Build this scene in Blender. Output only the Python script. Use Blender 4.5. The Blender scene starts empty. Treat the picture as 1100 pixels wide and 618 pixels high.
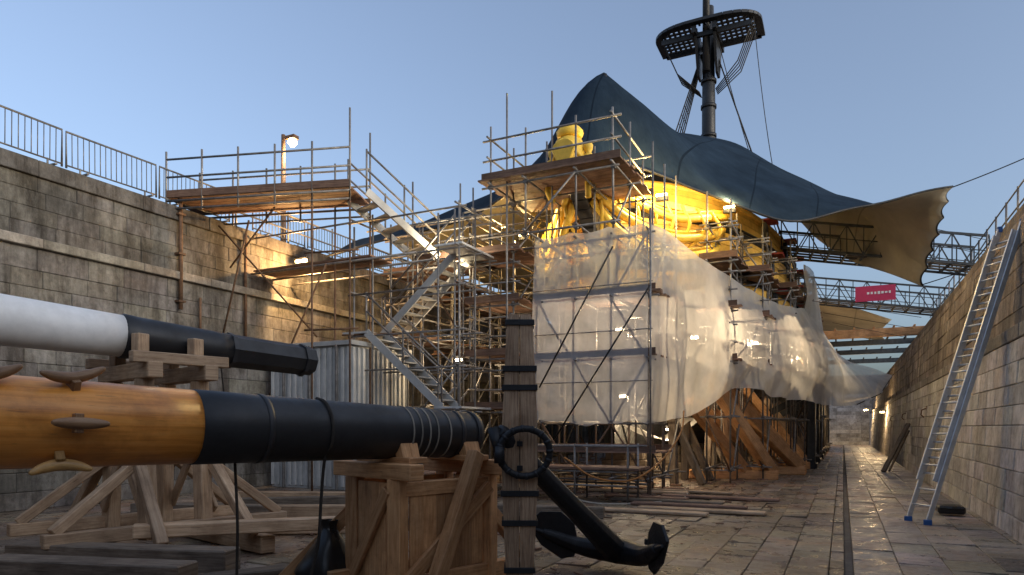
import bpy, math, random
from mathutils import Vector as V, Matrix
from mathutils import noise as mn
random.seed(7)
R=random.random
def rr(a,b): return a+(b-a)*random.random()
scene=bpy.context.scene
# ---------------------------------------------------------------- materials
def newmat(name):
    m=bpy.data.materials.new(name); m.use_nodes=True
    nt=m.node_tree; b=nt.nodes["Principled BSDF"]
    return m,nt,b
def N(nt,t,**k):
    n=nt.nodes.new(t)
    for a,v in k.items(): setattr(n,a,v)
    return n
def ramp(nt,fac,stops):
    r=N(nt,'ShaderNodeValToRGB')
    els=r.color_ramp.elements
    while len(els)<len(stops): els.new(0.5)
    for e,(p,c) in zip(els,stops):
        e.position=p; e.color=(*c,1) if len(c)==3 else c
    nt.links.new(fac,r.inputs[0]); return r.outputs[0]
def noise(nt,vec,scale,detail=5,rough=.6,sc=(1,1,1)):
    mp=N(nt,'ShaderNodeMapping'); mp.inputs['Scale'].default_value=sc
    nt.links.new(vec,mp.inputs[0])
    n=N(nt,'ShaderNodeTexNoise'); n.inputs['Scale'].default_value=scale
    n.inputs['Detail'].default_value=detail; n.inputs['Roughness'].default_value=rough
    nt.links.new(mp.outputs[0],n.inputs['Vector']); return n.outputs['Fac']
def mix(nt,a,b,fac,mode='MIX'):
    m=N(nt,'ShaderNodeMix',data_type='RGBA',blend_type=mode)
    for s,i in ((fac,0),(a,6),(b,7)):
        if hasattr(s,'is_output'): nt.links.new(s,m.inputs[i])
        else: m.inputs[i].default_value=s if i==0 else (*s,1)
    return m.outputs[2]
def tinted(nt,col):
    a=N(nt,'ShaderNodeAttribute',attribute_name='tint')
    return mix(nt,col,a.outputs['Color'],1.0,'MULTIPLY')
def bump(nt,b,h,st,dist=.02):
    n=N(nt,'ShaderNodeBump'); n.inputs['Strength'].default_value=st; n.inputs['Distance'].default_value=dist
    nt.links.new(h,n.inputs['Height']); nt.links.new(n.outputs[0],b.inputs['Normal'])
def stone(name,c1,c2,c3,streak=.6,rough=(.75,.95),scale=1.0,bs=.7,rust=0,bloom=0):
    m,nt,b=newmat(name); tc=N(nt,'ShaderNodeTexCoord').outputs['Object']
    big=noise(nt,tc,.55*scale,6,.65)
    col=ramp(nt,big,[(.32,c1),(.5,c2),(.68,c3)])
    fine=noise(nt,tc,9*scale,6,.7)
    col=mix(nt,col,ramp(nt,fine,[(.3,(.5,.5,.5)),(.7,(1.15,1.12,1.1))]),.85,'MULTIPLY')
    st=noise(nt,tc,1.9,6,.7,(1,1,.13))
    col=mix(nt,col,ramp(nt,st,[(.40,(.28,.25,.22)),(.58,(1,1,1))]),streak,'MULTIPLY')
    med=noise(nt,tc,2.3*scale,6,.7)
    col=mix(nt,col,ramp(nt,med,[(.36,(.45,.42,.40)),(.52,(1,1,1))]),.6,'MULTIPLY')
    if rust:
        ru=noise(nt,tc,.9,6,.7)
        col=mix(nt,col,ramp(nt,ru,[(.48,(1,1,1)),(.66,(1.0,.62,.34))]),rust,'MULTIPLY')
    if bloom:
        bl=noise(nt,tc,1.4,7,.75,(1,1,.5))
        col=mix(nt,col,(.66,.65,.64),ramp(nt,bl,[(.48,(0,0,0)),(.64,(bloom,)*3)]))
    col=tinted(nt,col); nt.links.new(col,b.inputs['Base Color'])
    r=ramp(nt,med,[(.35,(rough[0],)*3),(.62,(rough[1],)*3)]); nt.links.new(r,b.inputs['Roughness'])
    hh=noise(nt,tc,6*scale,8,.75); bump(nt,b,hh,bs,.04)
    return m
def wood(name,c1,c2,c3,rough=.65,sc=1.0,bm=.35):
    m,nt,b=newmat(name); tc=N(nt,'ShaderNodeTexCoord').outputs['UV']
    g=noise(nt,tc,5*sc,6,.65,(.5,7,1))
    col=ramp(nt,g,[(.28,c1),(.5,c2),(.72,c3)])
    l=noise(nt,tc,.9,4,.6)
    col=mix(nt,col,ramp(nt,l,[(.3,(.55,.52,.5)),(.65,(1.1,1.1,1.1))]),.8,'MULTIPLY')
    sp=noise(nt,tc,14,3,.6,(.25,2,1))
    col=mix(nt,col,ramp(nt,sp,[(.27,(.25,.2,.17)),(.36,(1,1,1))]),.55,'MULTIPLY')
    oc=N(nt,'ShaderNodeTexCoord').outputs['Object']
    dirt=noise(nt,oc,3.0,6,.7)
    col=mix(nt,col,ramp(nt,dirt,[(.38,(.5,.45,.4)),(.55,(1,1,1))]),.5,'MULTIPLY')
    col=tinted(nt,col); nt.links.new(col,b.inputs['Base Color'])
    b.inputs['Roughness'].default_value=rough
    bump(nt,b,g,bm,.02); return m
def paint(name,c,rough=.5,metal=0,var=.35,sc=4,bm=.15):
    m,nt,b=newmat(name); tc=N(nt,'ShaderNodeTexCoord').outputs['Object']
    n=noise(nt,tc,sc,6,.7)
    col=ramp(nt,n,[(.3,tuple(x*(1-var) for x in c)),(.65,tuple(min(1,x*(1+var*.4)) for x in c))])
    col=tinted(nt,col); nt.links.new(col,b.inputs['Base Color'])
    b.inputs['Metallic'].default_value=metal
    r=ramp(nt,n,[(.3,(min(1,rough*1.3),)*3),(.7,(rough*.8,)*3)]); nt.links.new(r,b.inputs['Roughness'])
    if bm: bump(nt,b,noise(nt,tc,sc*5,5,.7),bm,.01)
    return m
def emis(name,c,s):
    m,nt,b=newmat(name); b.inputs['Base Color'].default_value=(*c,1)
    b.inputs['Emission Color'].default_value=(*c,1); b.inputs['Emission Strength'].default_value=s; return m

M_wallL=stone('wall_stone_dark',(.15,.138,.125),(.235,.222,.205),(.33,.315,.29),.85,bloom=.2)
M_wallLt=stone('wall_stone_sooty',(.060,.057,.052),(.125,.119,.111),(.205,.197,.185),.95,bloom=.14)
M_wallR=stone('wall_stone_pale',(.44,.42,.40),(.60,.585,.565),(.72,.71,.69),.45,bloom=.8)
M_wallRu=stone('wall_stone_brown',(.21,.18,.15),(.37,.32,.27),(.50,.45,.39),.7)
M_coping=stone('coping_stone',(.2,.185,.165),(.32,.30,.275),(.44,.42,.39),.5)
M_mortar=stone('mortar',(.10,.09,.08),(.15,.135,.12),(.2,.18,.16),.3)
M_floor=stone('floor_stone',(.14,.11,.09),(.28,.23,.185),(.45,.385,.32),.1,(.14,.55),1.2,.7,.7)
M_floorR=stone('floor_stone_pale',(.25,.23,.21),(.40,.37,.335),(.56,.53,.49),.1,(.18,.7),1.5,.6,.4)
M_ground=stone('ground_asphalt',(.04,.04,.04),(.06,.06,.06),(.08,.08,.075),.1)
M_timber=wood('sawn_timber',(.28,.175,.105),(.50,.34,.21),(.62,.46,.31))
M_timberO=wood('orange_timber',(.38,.17,.06),(.62,.33,.145),(.74,.44,.22))
M_old=wood('weathered_timber',(.07,.052,.04),(.18,.14,.105),(.29,.235,.18),.75)
M_stock=wood('weathered_oak',(.18,.11,.065),(.46,.30,.185),(.62,.46,.31),.75,1.0,.9)
M_board=wood('scaffold_board',(.12,.06,.042),(.25,.145,.10),(.35,.23,.16),.8)
M_mast=wood('varnished_mast',(.54,.18,.03),(.80,.32,.06),(.86,.39,.10),.33,.5,.08)
M_blk=paint('black_mast_paint',(.018,.018,.020),.45,0,.4,3,.1)
M_wht=paint('white_mast_paint',(.84,.83,.81),.5,0,.15,3,.05)
M_iron=paint('black_iron',(.018,.019,.022),.48,.3,.4,6,.4)
M_galv=paint('galvanised_tube',(.25,.235,.225),.55,.6,.45,5,0)
M_truss=paint('dark_truss_paint',(.07,.075,.08),.55,.3,.4,5,0)
M_rust=paint('rusty_tube',(.17,.095,.055),.7,.3,.5,5,0)
M_alu=paint('aluminium',(.66,.68,.70),.4,.6,.2,5,0)
M_och=paint('ochre_hull_paint',(.74,.46,.09),.55,0,.3,2.5,.2)
M_yel=paint('yellow_paint',(.80,.52,.06),.5,0,.25,3,.15)
M_hblk=paint('black_hull_paint',(.02,.02,.022),.5,0,.4,2,.2)
M_red=paint('red_paint',(.30,.03,.03),.6)
M_sign=paint('red_sign',(.52,.03,.10),.5,0,.05)
M_wsign=paint('white_lettering',(.8,.8,.8),.5,0,.02)
M_hoard=paint('white_hoarding',(.50,.50,.49),.55,0,.25,2,.05)
M_rope=paint('rope',(.035,.028,.022),.9)
M_ropeW=paint('pale_rope',(.42,.38,.32),.9)
M_hose=paint('orange_hose',(.45,.18,.04),.6)
M_plastic=paint('black_plastic',(.012,.012,.013),.3)
M_blue=paint('blue_plastic',(.03,.12,.35),.5)
M_lampW=emis('cool_lamp_glass',(1,.84,.58),16)
M_lampO=emis('warm_lamp_glass',(1,.72,.34),40)
def fabric(name,c,trans=.25,alpha=0,bmp=.4,c2=None,seams=False,spec=.15):
    m,nt,b=newmat(name); tc=N(nt,'ShaderNodeTexCoord').outputs['Object']
    n=noise(nt,tc,.8,6,.65)
    col=ramp(nt,n,[(.3,tuple(x*.72 for x in c)),(.7,c2 or c)])
    if seams:
        uv=N(nt,'ShaderNodeTexCoord').outputs['UV']
        br=N(nt,'ShaderNodeTexBrick'); br.inputs['Scale'].default_value=1
        br.offset=0; br.inputs['Brick Width'].default_value=1.6; br.inputs['Row Height'].default_value=9
        br.inputs['Mortar Size'].default_value=.02
        nt.links.new(uv,br.inputs['Vector'])
        col=mix(nt,col,tuple(x*.6 for x in c),br.outputs['Fac'])
    nt.links.new(col,b.inputs['Base Color']); b.inputs['Roughness'].default_value=.95
    b.inputs['Specular IOR Level'].default_value=spec
    bump(nt,b,noise(nt,tc,2.2,5,.6,(1,1,.4)),bmp,.12)
    out=nt.nodes['Material Output']
    tr=N(nt,'ShaderNodeBsdfTranslucent'); nt.links.new(col,tr.inputs[0])
    ms=N(nt,'ShaderNodeMixShader'); ms.inputs[0].default_value=trans
    nt.links.new(b.outputs[0],ms.inputs[1]); nt.links.new(tr.outputs[0],ms.inputs[2])
    last=ms.outputs[0]
    if alpha:
        tp=N(nt,'ShaderNodeBsdfTransparent'); m2=N(nt,'ShaderNodeMixShader')
        a=ramp(nt,noise(nt,tc,1.4,4,.6),[(.3,(alpha*.7,)*3),(.7,(alpha*1.3,)*3)])
        nt.links.new(a,m2.inputs[0])
        nt.links.new(last,m2.inputs[1]); nt.links.new(tp.outputs[0],m2.inputs[2]); last=m2.outputs[0]
    nt.links.new(last,out.inputs[0]); return m
M_cnB=fabric('canopy_blue',(.014,.026,.044),.03,0,.3,(.024,.042,.066),True,.05)
M_cnC=fabric('canopy_cream',(.66,.59,.47),.32,0,.3,None,True)
M_net=fabric('debris_netting',(.88,.86,.81),.5,.30,.4)
M_sheet=fabric('white_sheeting',(.82,.84,.88),.5,.42,.35)

# ---------------------------------------------------------------- mesh builder
class MB:
    def __init__(s): s.v=[];s.f=[];s.m=[];s.uv=[];s.t=[];s.s=[]
    def face(s,idx,mat,uv,t,sm=False):
        s.f.append(idx);s.m.append(mat);s.uv.append(uv);s.t.append(t);s.s.append(sm)
    def hexa(s,c,mat=0,t=None,L=None):
        t=t if t is not None else rr(.75,1.2); o=len(s.v); s.v+=[tuple(x) for x in c]
        ou,ov=rr(0,60),rr(0,60)
        c=[V(x) for x in c]; L=(c[4]-c[0]).length
        ws=[(c[(i+1)%4]-c[i]).length for i in range(4)]; a=0
        for i in range(4):
            j=(i+1)%4
            s.face([o+i,o+j,o+4+j,o+4+i],mat,[(ou,ov+a),(ou,ov+a+ws[i]),(ou+L,ov+a+ws[i]),(ou+L,ov+a)],t); a+=ws[i]
        e=[(ou,ov),(ou+.02,ov),(ou+.02,ov+ws[0]),(ou,ov+ws[0])]
        s.face([o+3,o+2,o+1,o],mat,e,t); s.face([o+4,o+5,o+6,o+7],mat,e,t)
    def beam(s,p,q,w,h,mat=0,t=None,up=(0,0,1),te=1.0,roll=0):
        p,q=V(p),V(q); d=(q-p).normalized(); u=V(up)
        if abs(d.dot(u))>.98: u=V((0,1,0)) if abs(d.y)<.9 else V((1,0,0))
        r=d.cross(u).normalized(); u=r.cross(d).normalized()
        c=[]
        for P,k in ((p,1),(q,te)):
            for a,b in ((-1,-1),(1,-1),(1,1),(-1,1)): c.append(P+r*(a*w/2*k)+u*(b*h/2*k))
        s.hexa(c,mat,t)
    def box(s,c,sz,mat=0,t=None,rz=0):
        c=V(c); a=V((math.cos(rz),math.sin(rz),0))*sz[0]/2
        s.beam(c-a,c+a,sz[1],sz[2],mat,t)
    def tube(s,pts,rad=.027,n=6,mat=0,t=None,cap=True,sm=True):
        pts=[V(p) for p in pts]
        if not hasattr(rad,'__len__'): rad=[rad]*len(pts)
        t=t if t is not None else rr(.75,1.2)
        o=len(s.v); prev=None; ou,ov=rr(0,60),rr(0,60); L=0; Ls=[]
        for i,p in enumerate(pts):
            a=pts[max(i-1,0)]; b=pts[min(i+1,len(pts)-1)]; d=(b-a).normalized()
            if prev is None:
                u=V((0,0,1)) if abs(d.z)<.9 else V((0,1,0)); r=d.cross(u).normalized()
            else:
                r=(prev-d*prev.dot(d)).normalized()
            prev=r; u=r.cross(d)
            if i: L+=(p-pts[i-1]).length
            Ls.append(L)
            for k in range(n):
                A=2*math.pi*k/n
                s.v.append(tuple(p+(r*math.cos(A)+u*math.sin(A))*rad[i]))
        for i in range(len(pts)-1):
            for k in range(n):
                k2=(k+1)%n; c=2*math.pi*rad[0]/n
                s.face([o+i*n+k,o+(i+1)*n+k,o+(i+1)*n+k2,o+i*n+k2],mat,
                  [(ou+Ls[i],ov+c*k),(ou+Ls[i+1],ov+c*k),(ou+Ls[i+1],ov+c*(k+1)),(ou+Ls[i],ov+c*(k+1))],t,sm)
        if cap:
            e=[(ou,ov)]*n
            s.face([o+k for k in range(n)],mat,e,t)
            oo=o+(len(pts)-1)*n; s.face([oo+k for k in reversed(range(n))],mat,e,t)
    def prism(s,poly,off,mat=0,t=1):
        n=len(poly); o=len(s.v); off=V(off)
        s.v+=[tuple(V(p)) for p in poly]+[tuple(V(p)+off) for p in poly]
        e=[(0,0)]*n
        s.face(list(range(o,o+n)),mat,e,t); s.face([o+n+k for k in reversed(range(n))],mat,e,t)
        for k in range(n):
            k2=(k+1)%n; s.face([o+k2,o+k,o+n+k,o+n+k2],mat,[(0,0)]*4,t)
    def surf(s,g,mat=0,t=1,sm=True,us=.25,vs=.25):
        o=len(s.v); nr=len(g); nc=len(g[0])
        for r in g:
            for p in r: s.v.append(tuple(p))
        for i in range(nr-1):
            for j in range(nc-1):
                P=[(i,j),(i,j+1),(i+1,j+1),(i+1,j)]
                s.face([o+a*nc+b for a,b in P],mat,[(b*us,a*vs) for a,b in P],t,sm)
    def build(s,name,mats,bevel=0,parent=None,seg=1,recalc=True):
        me=bpy.data.meshes.new(name); me.from_pydata(s.v,[],s.f)
        for m in mats: me.materials.append(m)
        me.polygons.foreach_set('material_index',s.m)
        me.polygons.foreach_set('use_smooth',s.s)
        uvl=me.uv_layers.new(name='UVMap'); flat=[c for f in s.uv for p in f for c in p]
        uvl.data.foreach_set('uv',flat)
        ca=me.color_attributes.new(name='tint',type='FLOAT_COLOR',domain='CORNER')
        cf=[]
        for f,t in zip(s.f,s.t):
            tt=t if hasattr(t,'__len__') else (t,t,t)
            cf+=[*tt,1]*len(f)
        ca.data.foreach_set('color',cf)
        if recalc:
            import bmesh
            bm=bmesh.new(); bm.from_mesh(me); bmesh.ops.recalc_face_normals(bm,faces=bm.faces); bm.to_mesh(me); bm.free()
        me.update()
        ob=bpy.data.objects.new(name,me); scene.collection.objects.link(ob)
        if bevel:
            b=ob.modifiers.new('b','BEVEL'); b.width=bevel; b.segments=seg; b.limit_method='ANGLE'
        if parent: ob.parent=parent
        return ob
def empty(name,loc=(0,0,0)):
    e=bpy.data.objects.new(name,None); e.empty_display_size=.3; scene.collection.objects.link(e); return e
def cr(p0,p1,p2,p3,t):
    return ((p1*2)+(p2-p0)*t+(p0*2-p1*5+p2*4-p3)*t*t+(p1*3-p0-p2*3+p3)*t**3)*.5
def spline(pts,n):
    pts=[V(p) for p in pts]; out=[]
    for i in range(len(pts)-1):
        a=pts[i-1] if i else pts[0]*2-pts[1]; d=pts[i+2] if i+2<len(pts) else pts[-1]*2-pts[-2]
        for k in range(n): out.append(cr(a,pts[i],pts[i+1],d,k/n))
    out.append(pts[-1]); return out
def gsurf(grid,nu,nv):
    rows=[spline(r,nu) for r in grid]
    cols=[spline([r[j] for r in rows],nv) for j in range(len(rows[0]))]
    return [[cols[j][i] for j in range(len(cols))] for i in range(len(cols[0]))]
def sag(p,q,s,n=10):
    p,q=V(p),V(q); return [p.lerp(q,i/n)-V((0,0,s*4*(i/n)*(1-i/n))) for i in range(n+1)]

# ---------------------------------------------------------------- terrain / dock
Y0,Y1=-10,78
XL,XR=-15.2,2.2
g=MB()
def flatq(a,b,c,d,z):
    o=len(g.v); g.v+=[(a,c,z),(b,c,z),(b,d,z),(a,d,z)]; g.face([o,o+1,o+2,o+3],0,[(0,0)]*4,1)
flatq(-900,XL-.5,-900,900,7.2); flatq(4.6,900,-900,900,7.2)
flatq(XL-.5,4.6,Y1+4,900,7.2); flatq(XL-.5,4.6,-900,Y0-.5,7.2)
g.build('ground',[M_ground],recalc=False)

def slabs(mb,x0,x1,y0,y1,z,wx,ly,mat,jz=.008,gap=.012):
    x=x0
    while x<x1-.05:
        w=min(wx*rr(.85,1.15),x1-x)
        if x1-x-w<.15: w=x1-x
        y=y0-rr(0,ly)
        while y<y1:
            l=ly*rr(.6,1.4); h=z+rr(-jz,jz); tl=rr(-.006,.006); t2=rr(-.006,.006)
            a,b,c,d=x+gap/2,x+w-gap/2,max(y,y0)+gap/2,min(y+l,y1)-gap/2
            if d-c>.1:
                t=rr(.7,1.2)
                if R()<.12: t*=.6
                mb.hexa([(a,c,z-.1),(b,c,z-.1),(b,d,z-.1),(a,d,z-.1),(a,c,h+tl),(b,c,h-tl),(b,d,h-tl+t2),(a,d,h+tl+t2)],mat,(t,t*rr(.90,1),t*rr(.78,.96)))
            y+=l
        x+=w
f=MB()
f.v+=[(XL-.4,Y0-1,-.05),(XR+.4,Y0-1,-.05),(XR+.4,Y1+1,-.05),(XL-.4,Y1+1,-.05)]; f.face([0,1,2,3],2,[(0,0)]*4,1)
slabs(f,XL,.02,Y0,Y1,0,.40,.75,0,.011,.010)
slabs(f,.11,XR+.1,Y0,Y1,.03,.5,.62,1,.006,.008)
f.build('dock_floor',[M_floor,M_floorR,M_mortar],.006)

def blocks(mb,y0,y1,z0,z1,xf,sg,rowh,lr,mat,proud=.02,tr=(.8,1.1),gp=.003):
    z=z0
    while z<z1-.04:
        h=rowh*rr(.9,1.1)
        if z1-z-h<rowh*.4: h=z1-z
        y=y0-rr(0,lr[1])
        while y<y1:
            l=rr(*lr); a=max(y,y0)+gp; b=min(y+l,y1)-gp
            if b-a>.1:
                p=rr(0,proud); zz0,zz1=z+gp,z+h-gp
                xa=xf(zz0)-sg*p; xb=xf(zz1)-sg*(p+rr(-.004,.004))
                t=rr(*tr)
                mb.hexa([(xa,a,zz0),(xa,b,zz0),(xa+sg*.3,b,zz0),(xa+sg*.3,a,zz0),(xb,a,zz1),(xb,b,zz1),(xb+sg*.3,b,zz1),(xb+sg*.3,a,zz1)],mat,(t,t*rr(.95,1.0),t*rr(.88,1)))
            y+=l
        z+=h
w=MB()
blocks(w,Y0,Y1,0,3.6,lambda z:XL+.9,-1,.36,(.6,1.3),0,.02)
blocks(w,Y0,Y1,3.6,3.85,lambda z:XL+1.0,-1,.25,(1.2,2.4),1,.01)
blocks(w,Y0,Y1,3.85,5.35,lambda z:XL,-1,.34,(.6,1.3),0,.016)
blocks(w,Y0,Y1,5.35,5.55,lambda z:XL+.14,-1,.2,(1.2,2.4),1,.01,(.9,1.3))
blocks(w,Y0,Y1,5.55,6.85,lambda z:XL,-1,.33,(.6,1.2),3,.008,(.88,1.08),.0015)
blocks(w,Y0,Y1,6.85,7.2,lambda z:XL+.08,-1,.35,(1.5,2.4),3,.01,(.8,1.2))
for (a,b,z0,z1) in ((XL-.5,XL-.03,0,7.19),(XL-.4,XL+.87,0,3.82)):
    w.hexa([(a,Y0,z0),(b,Y0,z0),(b,Y1,z0),(a,Y1,z0),(a,Y0,z1),(b,Y0,z1),(b,Y1,z1),(a,Y1,z1)],2,1)
w.build('dock_wall',[M_wallL,M_coping,M_mortar,M_wallLt],.012)
w=MB()
sl=lambda z:XR+.063*z
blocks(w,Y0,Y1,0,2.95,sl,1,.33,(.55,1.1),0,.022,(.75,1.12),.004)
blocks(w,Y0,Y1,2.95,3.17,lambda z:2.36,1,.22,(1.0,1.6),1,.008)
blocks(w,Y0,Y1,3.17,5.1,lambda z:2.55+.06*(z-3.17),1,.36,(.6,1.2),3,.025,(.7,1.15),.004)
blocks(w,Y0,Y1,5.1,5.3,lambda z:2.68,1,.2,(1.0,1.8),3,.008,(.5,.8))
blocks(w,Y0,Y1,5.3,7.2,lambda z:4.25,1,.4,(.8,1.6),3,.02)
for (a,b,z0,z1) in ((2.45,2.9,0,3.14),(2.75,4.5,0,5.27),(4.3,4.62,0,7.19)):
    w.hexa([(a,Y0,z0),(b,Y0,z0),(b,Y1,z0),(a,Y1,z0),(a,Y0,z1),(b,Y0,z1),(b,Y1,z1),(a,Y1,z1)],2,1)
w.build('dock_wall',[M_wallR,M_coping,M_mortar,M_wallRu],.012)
w=MB()
for i in range(14):
    z=i*.36; y=Y1-7+i*.5
    for k in range(9):
        x=XL+k*2.1; w.box((x+1.05,y+2,z+.18-.003*k),(2.09,4,.355),0,rr(.7,1.2))
w.build('dock_steps',[M_wallR],.02)
w=MB()
for yy in (Y0-.4,Y1+4):
    for zi in range(14):
        for k in range(12):
            w.box((XL-.3+k*1.65+.8,yy,zi*.515+.255),(1.64,.8,.505),0,rr(.7,1.1))
w.build('dock_end_wall',[M_wallL],.015)
w=MB()
w.hexa([(.02,Y0,-.046),(.11,Y0,-.046),(.11,Y1,-.046),(.02,Y1,-.046),(.02,Y0,-.025),(.11,Y0,-.025),(.11,Y1,-.025),(.02,Y1,-.025)],0,1)
w.build('drain_gutter',[M_mortar])

# ---------------------------------------------------------------- hull
CX=-6.2
def prof(z):
    P=[(.9,.35),(1.4,1.2),(2.2,2.5),(3.2,3.6),(4.4,4.4),(5.6,4.8),(6.6,4.75),(7.8,4.4),(9.3,4.1)]
    for (a,b),(c,d) in zip(P,P[1:]):
        if z<=c: return b+(d-b)*(z-a)/(c-a)
    return P[-1][1]
zs=[.9,1.15,1.4,1.8,2.2,2.7,3.2,3.8,4.4,4.9,5.25,5.6,6.05,6.4,6.7,7.1,7.5,7.8,8.0,8.3,8.6,8.8]
def hb(y,z):
    rake=19.6+max(0,(4.2-z))*.55
    fl=(y-rake)/(15-.55*(z-.9)*.75)
    if fl<=0: return .16
    fl=min(1,fl); k=(1-(1-fl)**2)**.5
    k=k**(1+max(0,(5-z))*.18)
    return max(.16,prof(z)*k)
ship=empty('ship_of_the_line')
h=MB()
ysx=[19.4+ (i/34)**1.6*16 for i in range(35)]+[37+i*3 for i in range(11)]
def zmat(z):
    if z<4.9: return 2
    if z<5.6: return 0
    if z<6.35: return 1
    if z<6.65: return 0
    if z<7.85: return 1
    if z<8.05: return 0
    return 1
for sg in (1,-1):
    g_=[[V((CX+sg*hb(y,z),y,z)) for y in ysx] for z in zs]
    for i in range(len(zs)-1):
        h.surf([g_[i],g_[i+1]],zmat((zs[i]+zs[i+1])/2),1,True)
dk=[[V((CX-hb(y,8.5),y,8.2)),V((CX+hb(y,8.5),y,8.2))] for y in ysx]; h.surf(dk,3,1,False)
h.surf([[V((CX-hb(67,z),67,z)),V((CX+hb(67,z),67,z))] for z in zs],0,1,False)
h.build('hull',[M_hblk,M_och,M_iron,M_board],parent=ship)
h=MB()
for sg in (1,-1):
    for z,r,m in ((8.82,.09,1),(8.05,.05,0),(7.85,.05,0),(6.65,.06,0),(6.35,.08,0),(5.6,.12,0),(4.9,.14,0)):
        h.tube([(CX+sg*(hb(y,z)+.02),y,z) for y in ysx],r,6,m,1)
    for z in (8.35,8.6,6.9,7.15,7.4,7.65):
        h.tube([(CX+sg*(hb(y,z)+.0),y,z) for y in ysx],.018,4,1,.8)
    for z in (5.97,7.25,8.48):
        y=25.6
        while y<64:
            x=CX+sg*(hb(y,z)+.05); h.box((x,y,z),(.12,.75,.55),0,1)
            h.box((x+sg*.15,y,z+.38),(.5,.78,.06),2,1); y+=3.1
h.build('wales_and_gunports',[M_hblk,M_och,M_red],.01,parent=ship)
h=MB()
stem=spline([(CX,21.4,.9),(CX,20.2,2.2),(CX,19.5,4.0),(CX,19.0,6.0),(CX,17.8,7.3),(CX,16.5,8.2)],5)
for a,b in zip(stem,stem[1:]): h.beam(a,b,.42,.75,0,1,up=(0,-1,0))
knee=[(CX-.2,19.6,4.6),(CX-.2,18.6,6.2),(CX-.2,17.0,7.5),(CX-.2,16.2,8.3),(CX-.2,17.5,8.2),(CX-.2,19.8,7.6)]
h.prism(knee,(.4,0,0),0,1)
h.build('stem',[M_hblk],.03,parent=ship)
h=MB()
for sg in (1,-1):
    for k,(z0,z1,zm,r) in enumerate(((8.2,8.2,7.55,.12),(7.95,7.8,7.0,.12),(7.6,7.3,6.5,.11))):
        pts=spline([(CX+sg*.25,16.5+k*.3,z0),(CX+sg*.9,17.8,zm+.3),(CX+sg*1.8,19.3,zm),(CX+sg*2.6,20.8,zm+.3),(CX+sg*(2.95-.15*k),22.2,z1)],6)
        h.tube(pts,r,8,0,1.1)
        h.tube([p+V((0,0,.17)) for p in pts],r*.4,6,0,.9)
    for k in range(8):
        t=k/7; h.tube(spline([(CX+sg*(.4+2.3*t),17.2+3.6*t,8.0),(CX+sg*(.5+2.4*t),17.2+3.8*t,7.3),(CX+sg*(.25+1.4*t),17.9+3.2*t,6.6)],4),.05,7,0,rr(.9,1.1))
    h.beam((CX+sg*.2,17.2,8.05),(CX+sg*2.5,21.4,8.1),.12,.2,0,1)
h.box((CX,22.4,8.0),(4.6,.25,1.5),0,.95)
for k in range(6): h.box((CX-2.2+k*.88,22.22,8.0),(.12,.14,1.45),0,1.15)
h.build('head_rails',[M_yel],.01,parent=ship)
h=MB()
fc=V((CX,16.15,8.5))
h.tube([fc+V((0,.1,-.75)),fc+V((0,.05,-.5)),fc+V((0,0,-.1)),fc+V((0,-.05,.3)),fc+V((0,0,.45))],[.22,.38,.40,.34,.1],14,0,1)
h.tube([fc+V((0,0,.40)),fc+V((0,0,.46)),fc+V((0,0,.55)),fc+V((0,0,.66)),fc+V((0,0,.70))],[.28,.33,.35,.26,.04],12,0,1.15)
shp=[fc+V((.30*math.sin(a)*(1-.25*(math.cos(a)<0)),-.42,.30*math.cos(a)-.08)) for a in [2*math.pi*i/14 for i in range(14)]]
h.prism(shp,(0,-.05,0),0,.8)
h.tube(shp+[shp[0]],.035,6,0,1.2)
for sg in (1,-1):
    b=fc+V((sg*.48,.05,-.38))
    h.tube([b+V((sg*-.05,.2,-.5)),b+V((0,.1,-.3)),b,b+V((0,-.03,.25)),b+V((0,0,.36)),b+V((0,-.02,.43)),b+V((0,-.02,.55)),b+V((0,0,.63))],[.08,.13,.15,.16,.07,.11,.12,.03],10,0,1)
    h.tube(spline([b+V((0,-.05,.25)),b+V((sg*-.1,-.22,.2)),b+V((sg*-.25,-.35,.35))],4),.055,7,0,1)
    h.tube(spline([b+V((0,0,-.3)),b+V((sg*.06,-.2,-.5)),b+V((0,.0,-.75))],4),.08,7,0,1)
h.build('figurehead',[M_yel],parent=ship)
h=MB()
MY=36; TZ=21.8
h.tube([(CX,MY,8),(CX,MY,18),(CX,MY,TZ+1.4)],[.38,.34,.26],16,0,1)
h.tube([(CX,MY-.7,19.6),(CX,MY-.7,26),(CX,MY-.7,36)],[.19,.17,.14],12,0,1)
for z in (12,13.5,15,16.5,18,19.3): h.tube([(CX,MY,z),(CX,MY,z+.16)],.40,14,0,1)
for sg in (1,-1):
    h.beam((CX+sg*.5,MY-1.4,TZ-.3),(CX+sg*.5,MY+1.2,TZ-.3),.2,.32,0,1)
    h.prism([(CX+sg*.40,MY-1.1,TZ-.5),(CX+sg*.40,MY+.9,TZ-.5),(CX+sg*.40,MY+.3,TZ-2.2),(CX+sg*.40,MY-.4,TZ-2.2)],(sg*.12,0,0),0,1)
for yy in (MY-.9,MY+.5): h.beam((CX-2.2,yy,TZ-.4),(CX+2.2,yy,TZ-.4),.18,.22,0,1)
HWT,YF,YB=2.45,1.1,1.2
n=16
fr=[(CX+HWT*math.copysign(abs(math.sin(a))**.6,math.sin(a)),MY-.35-YF*math.cos(a),TZ) for a in [(-math.pi/2)+math.pi*i/n for i in range(n+1)]]
outer=fr+[(CX+HWT,MY+YB,TZ),(CX-HWT,MY+YB,TZ),fr[0]]
for a,b in zip(outer,outer[1:]): h.beam(a,b,.36,.14,0,1)
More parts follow.
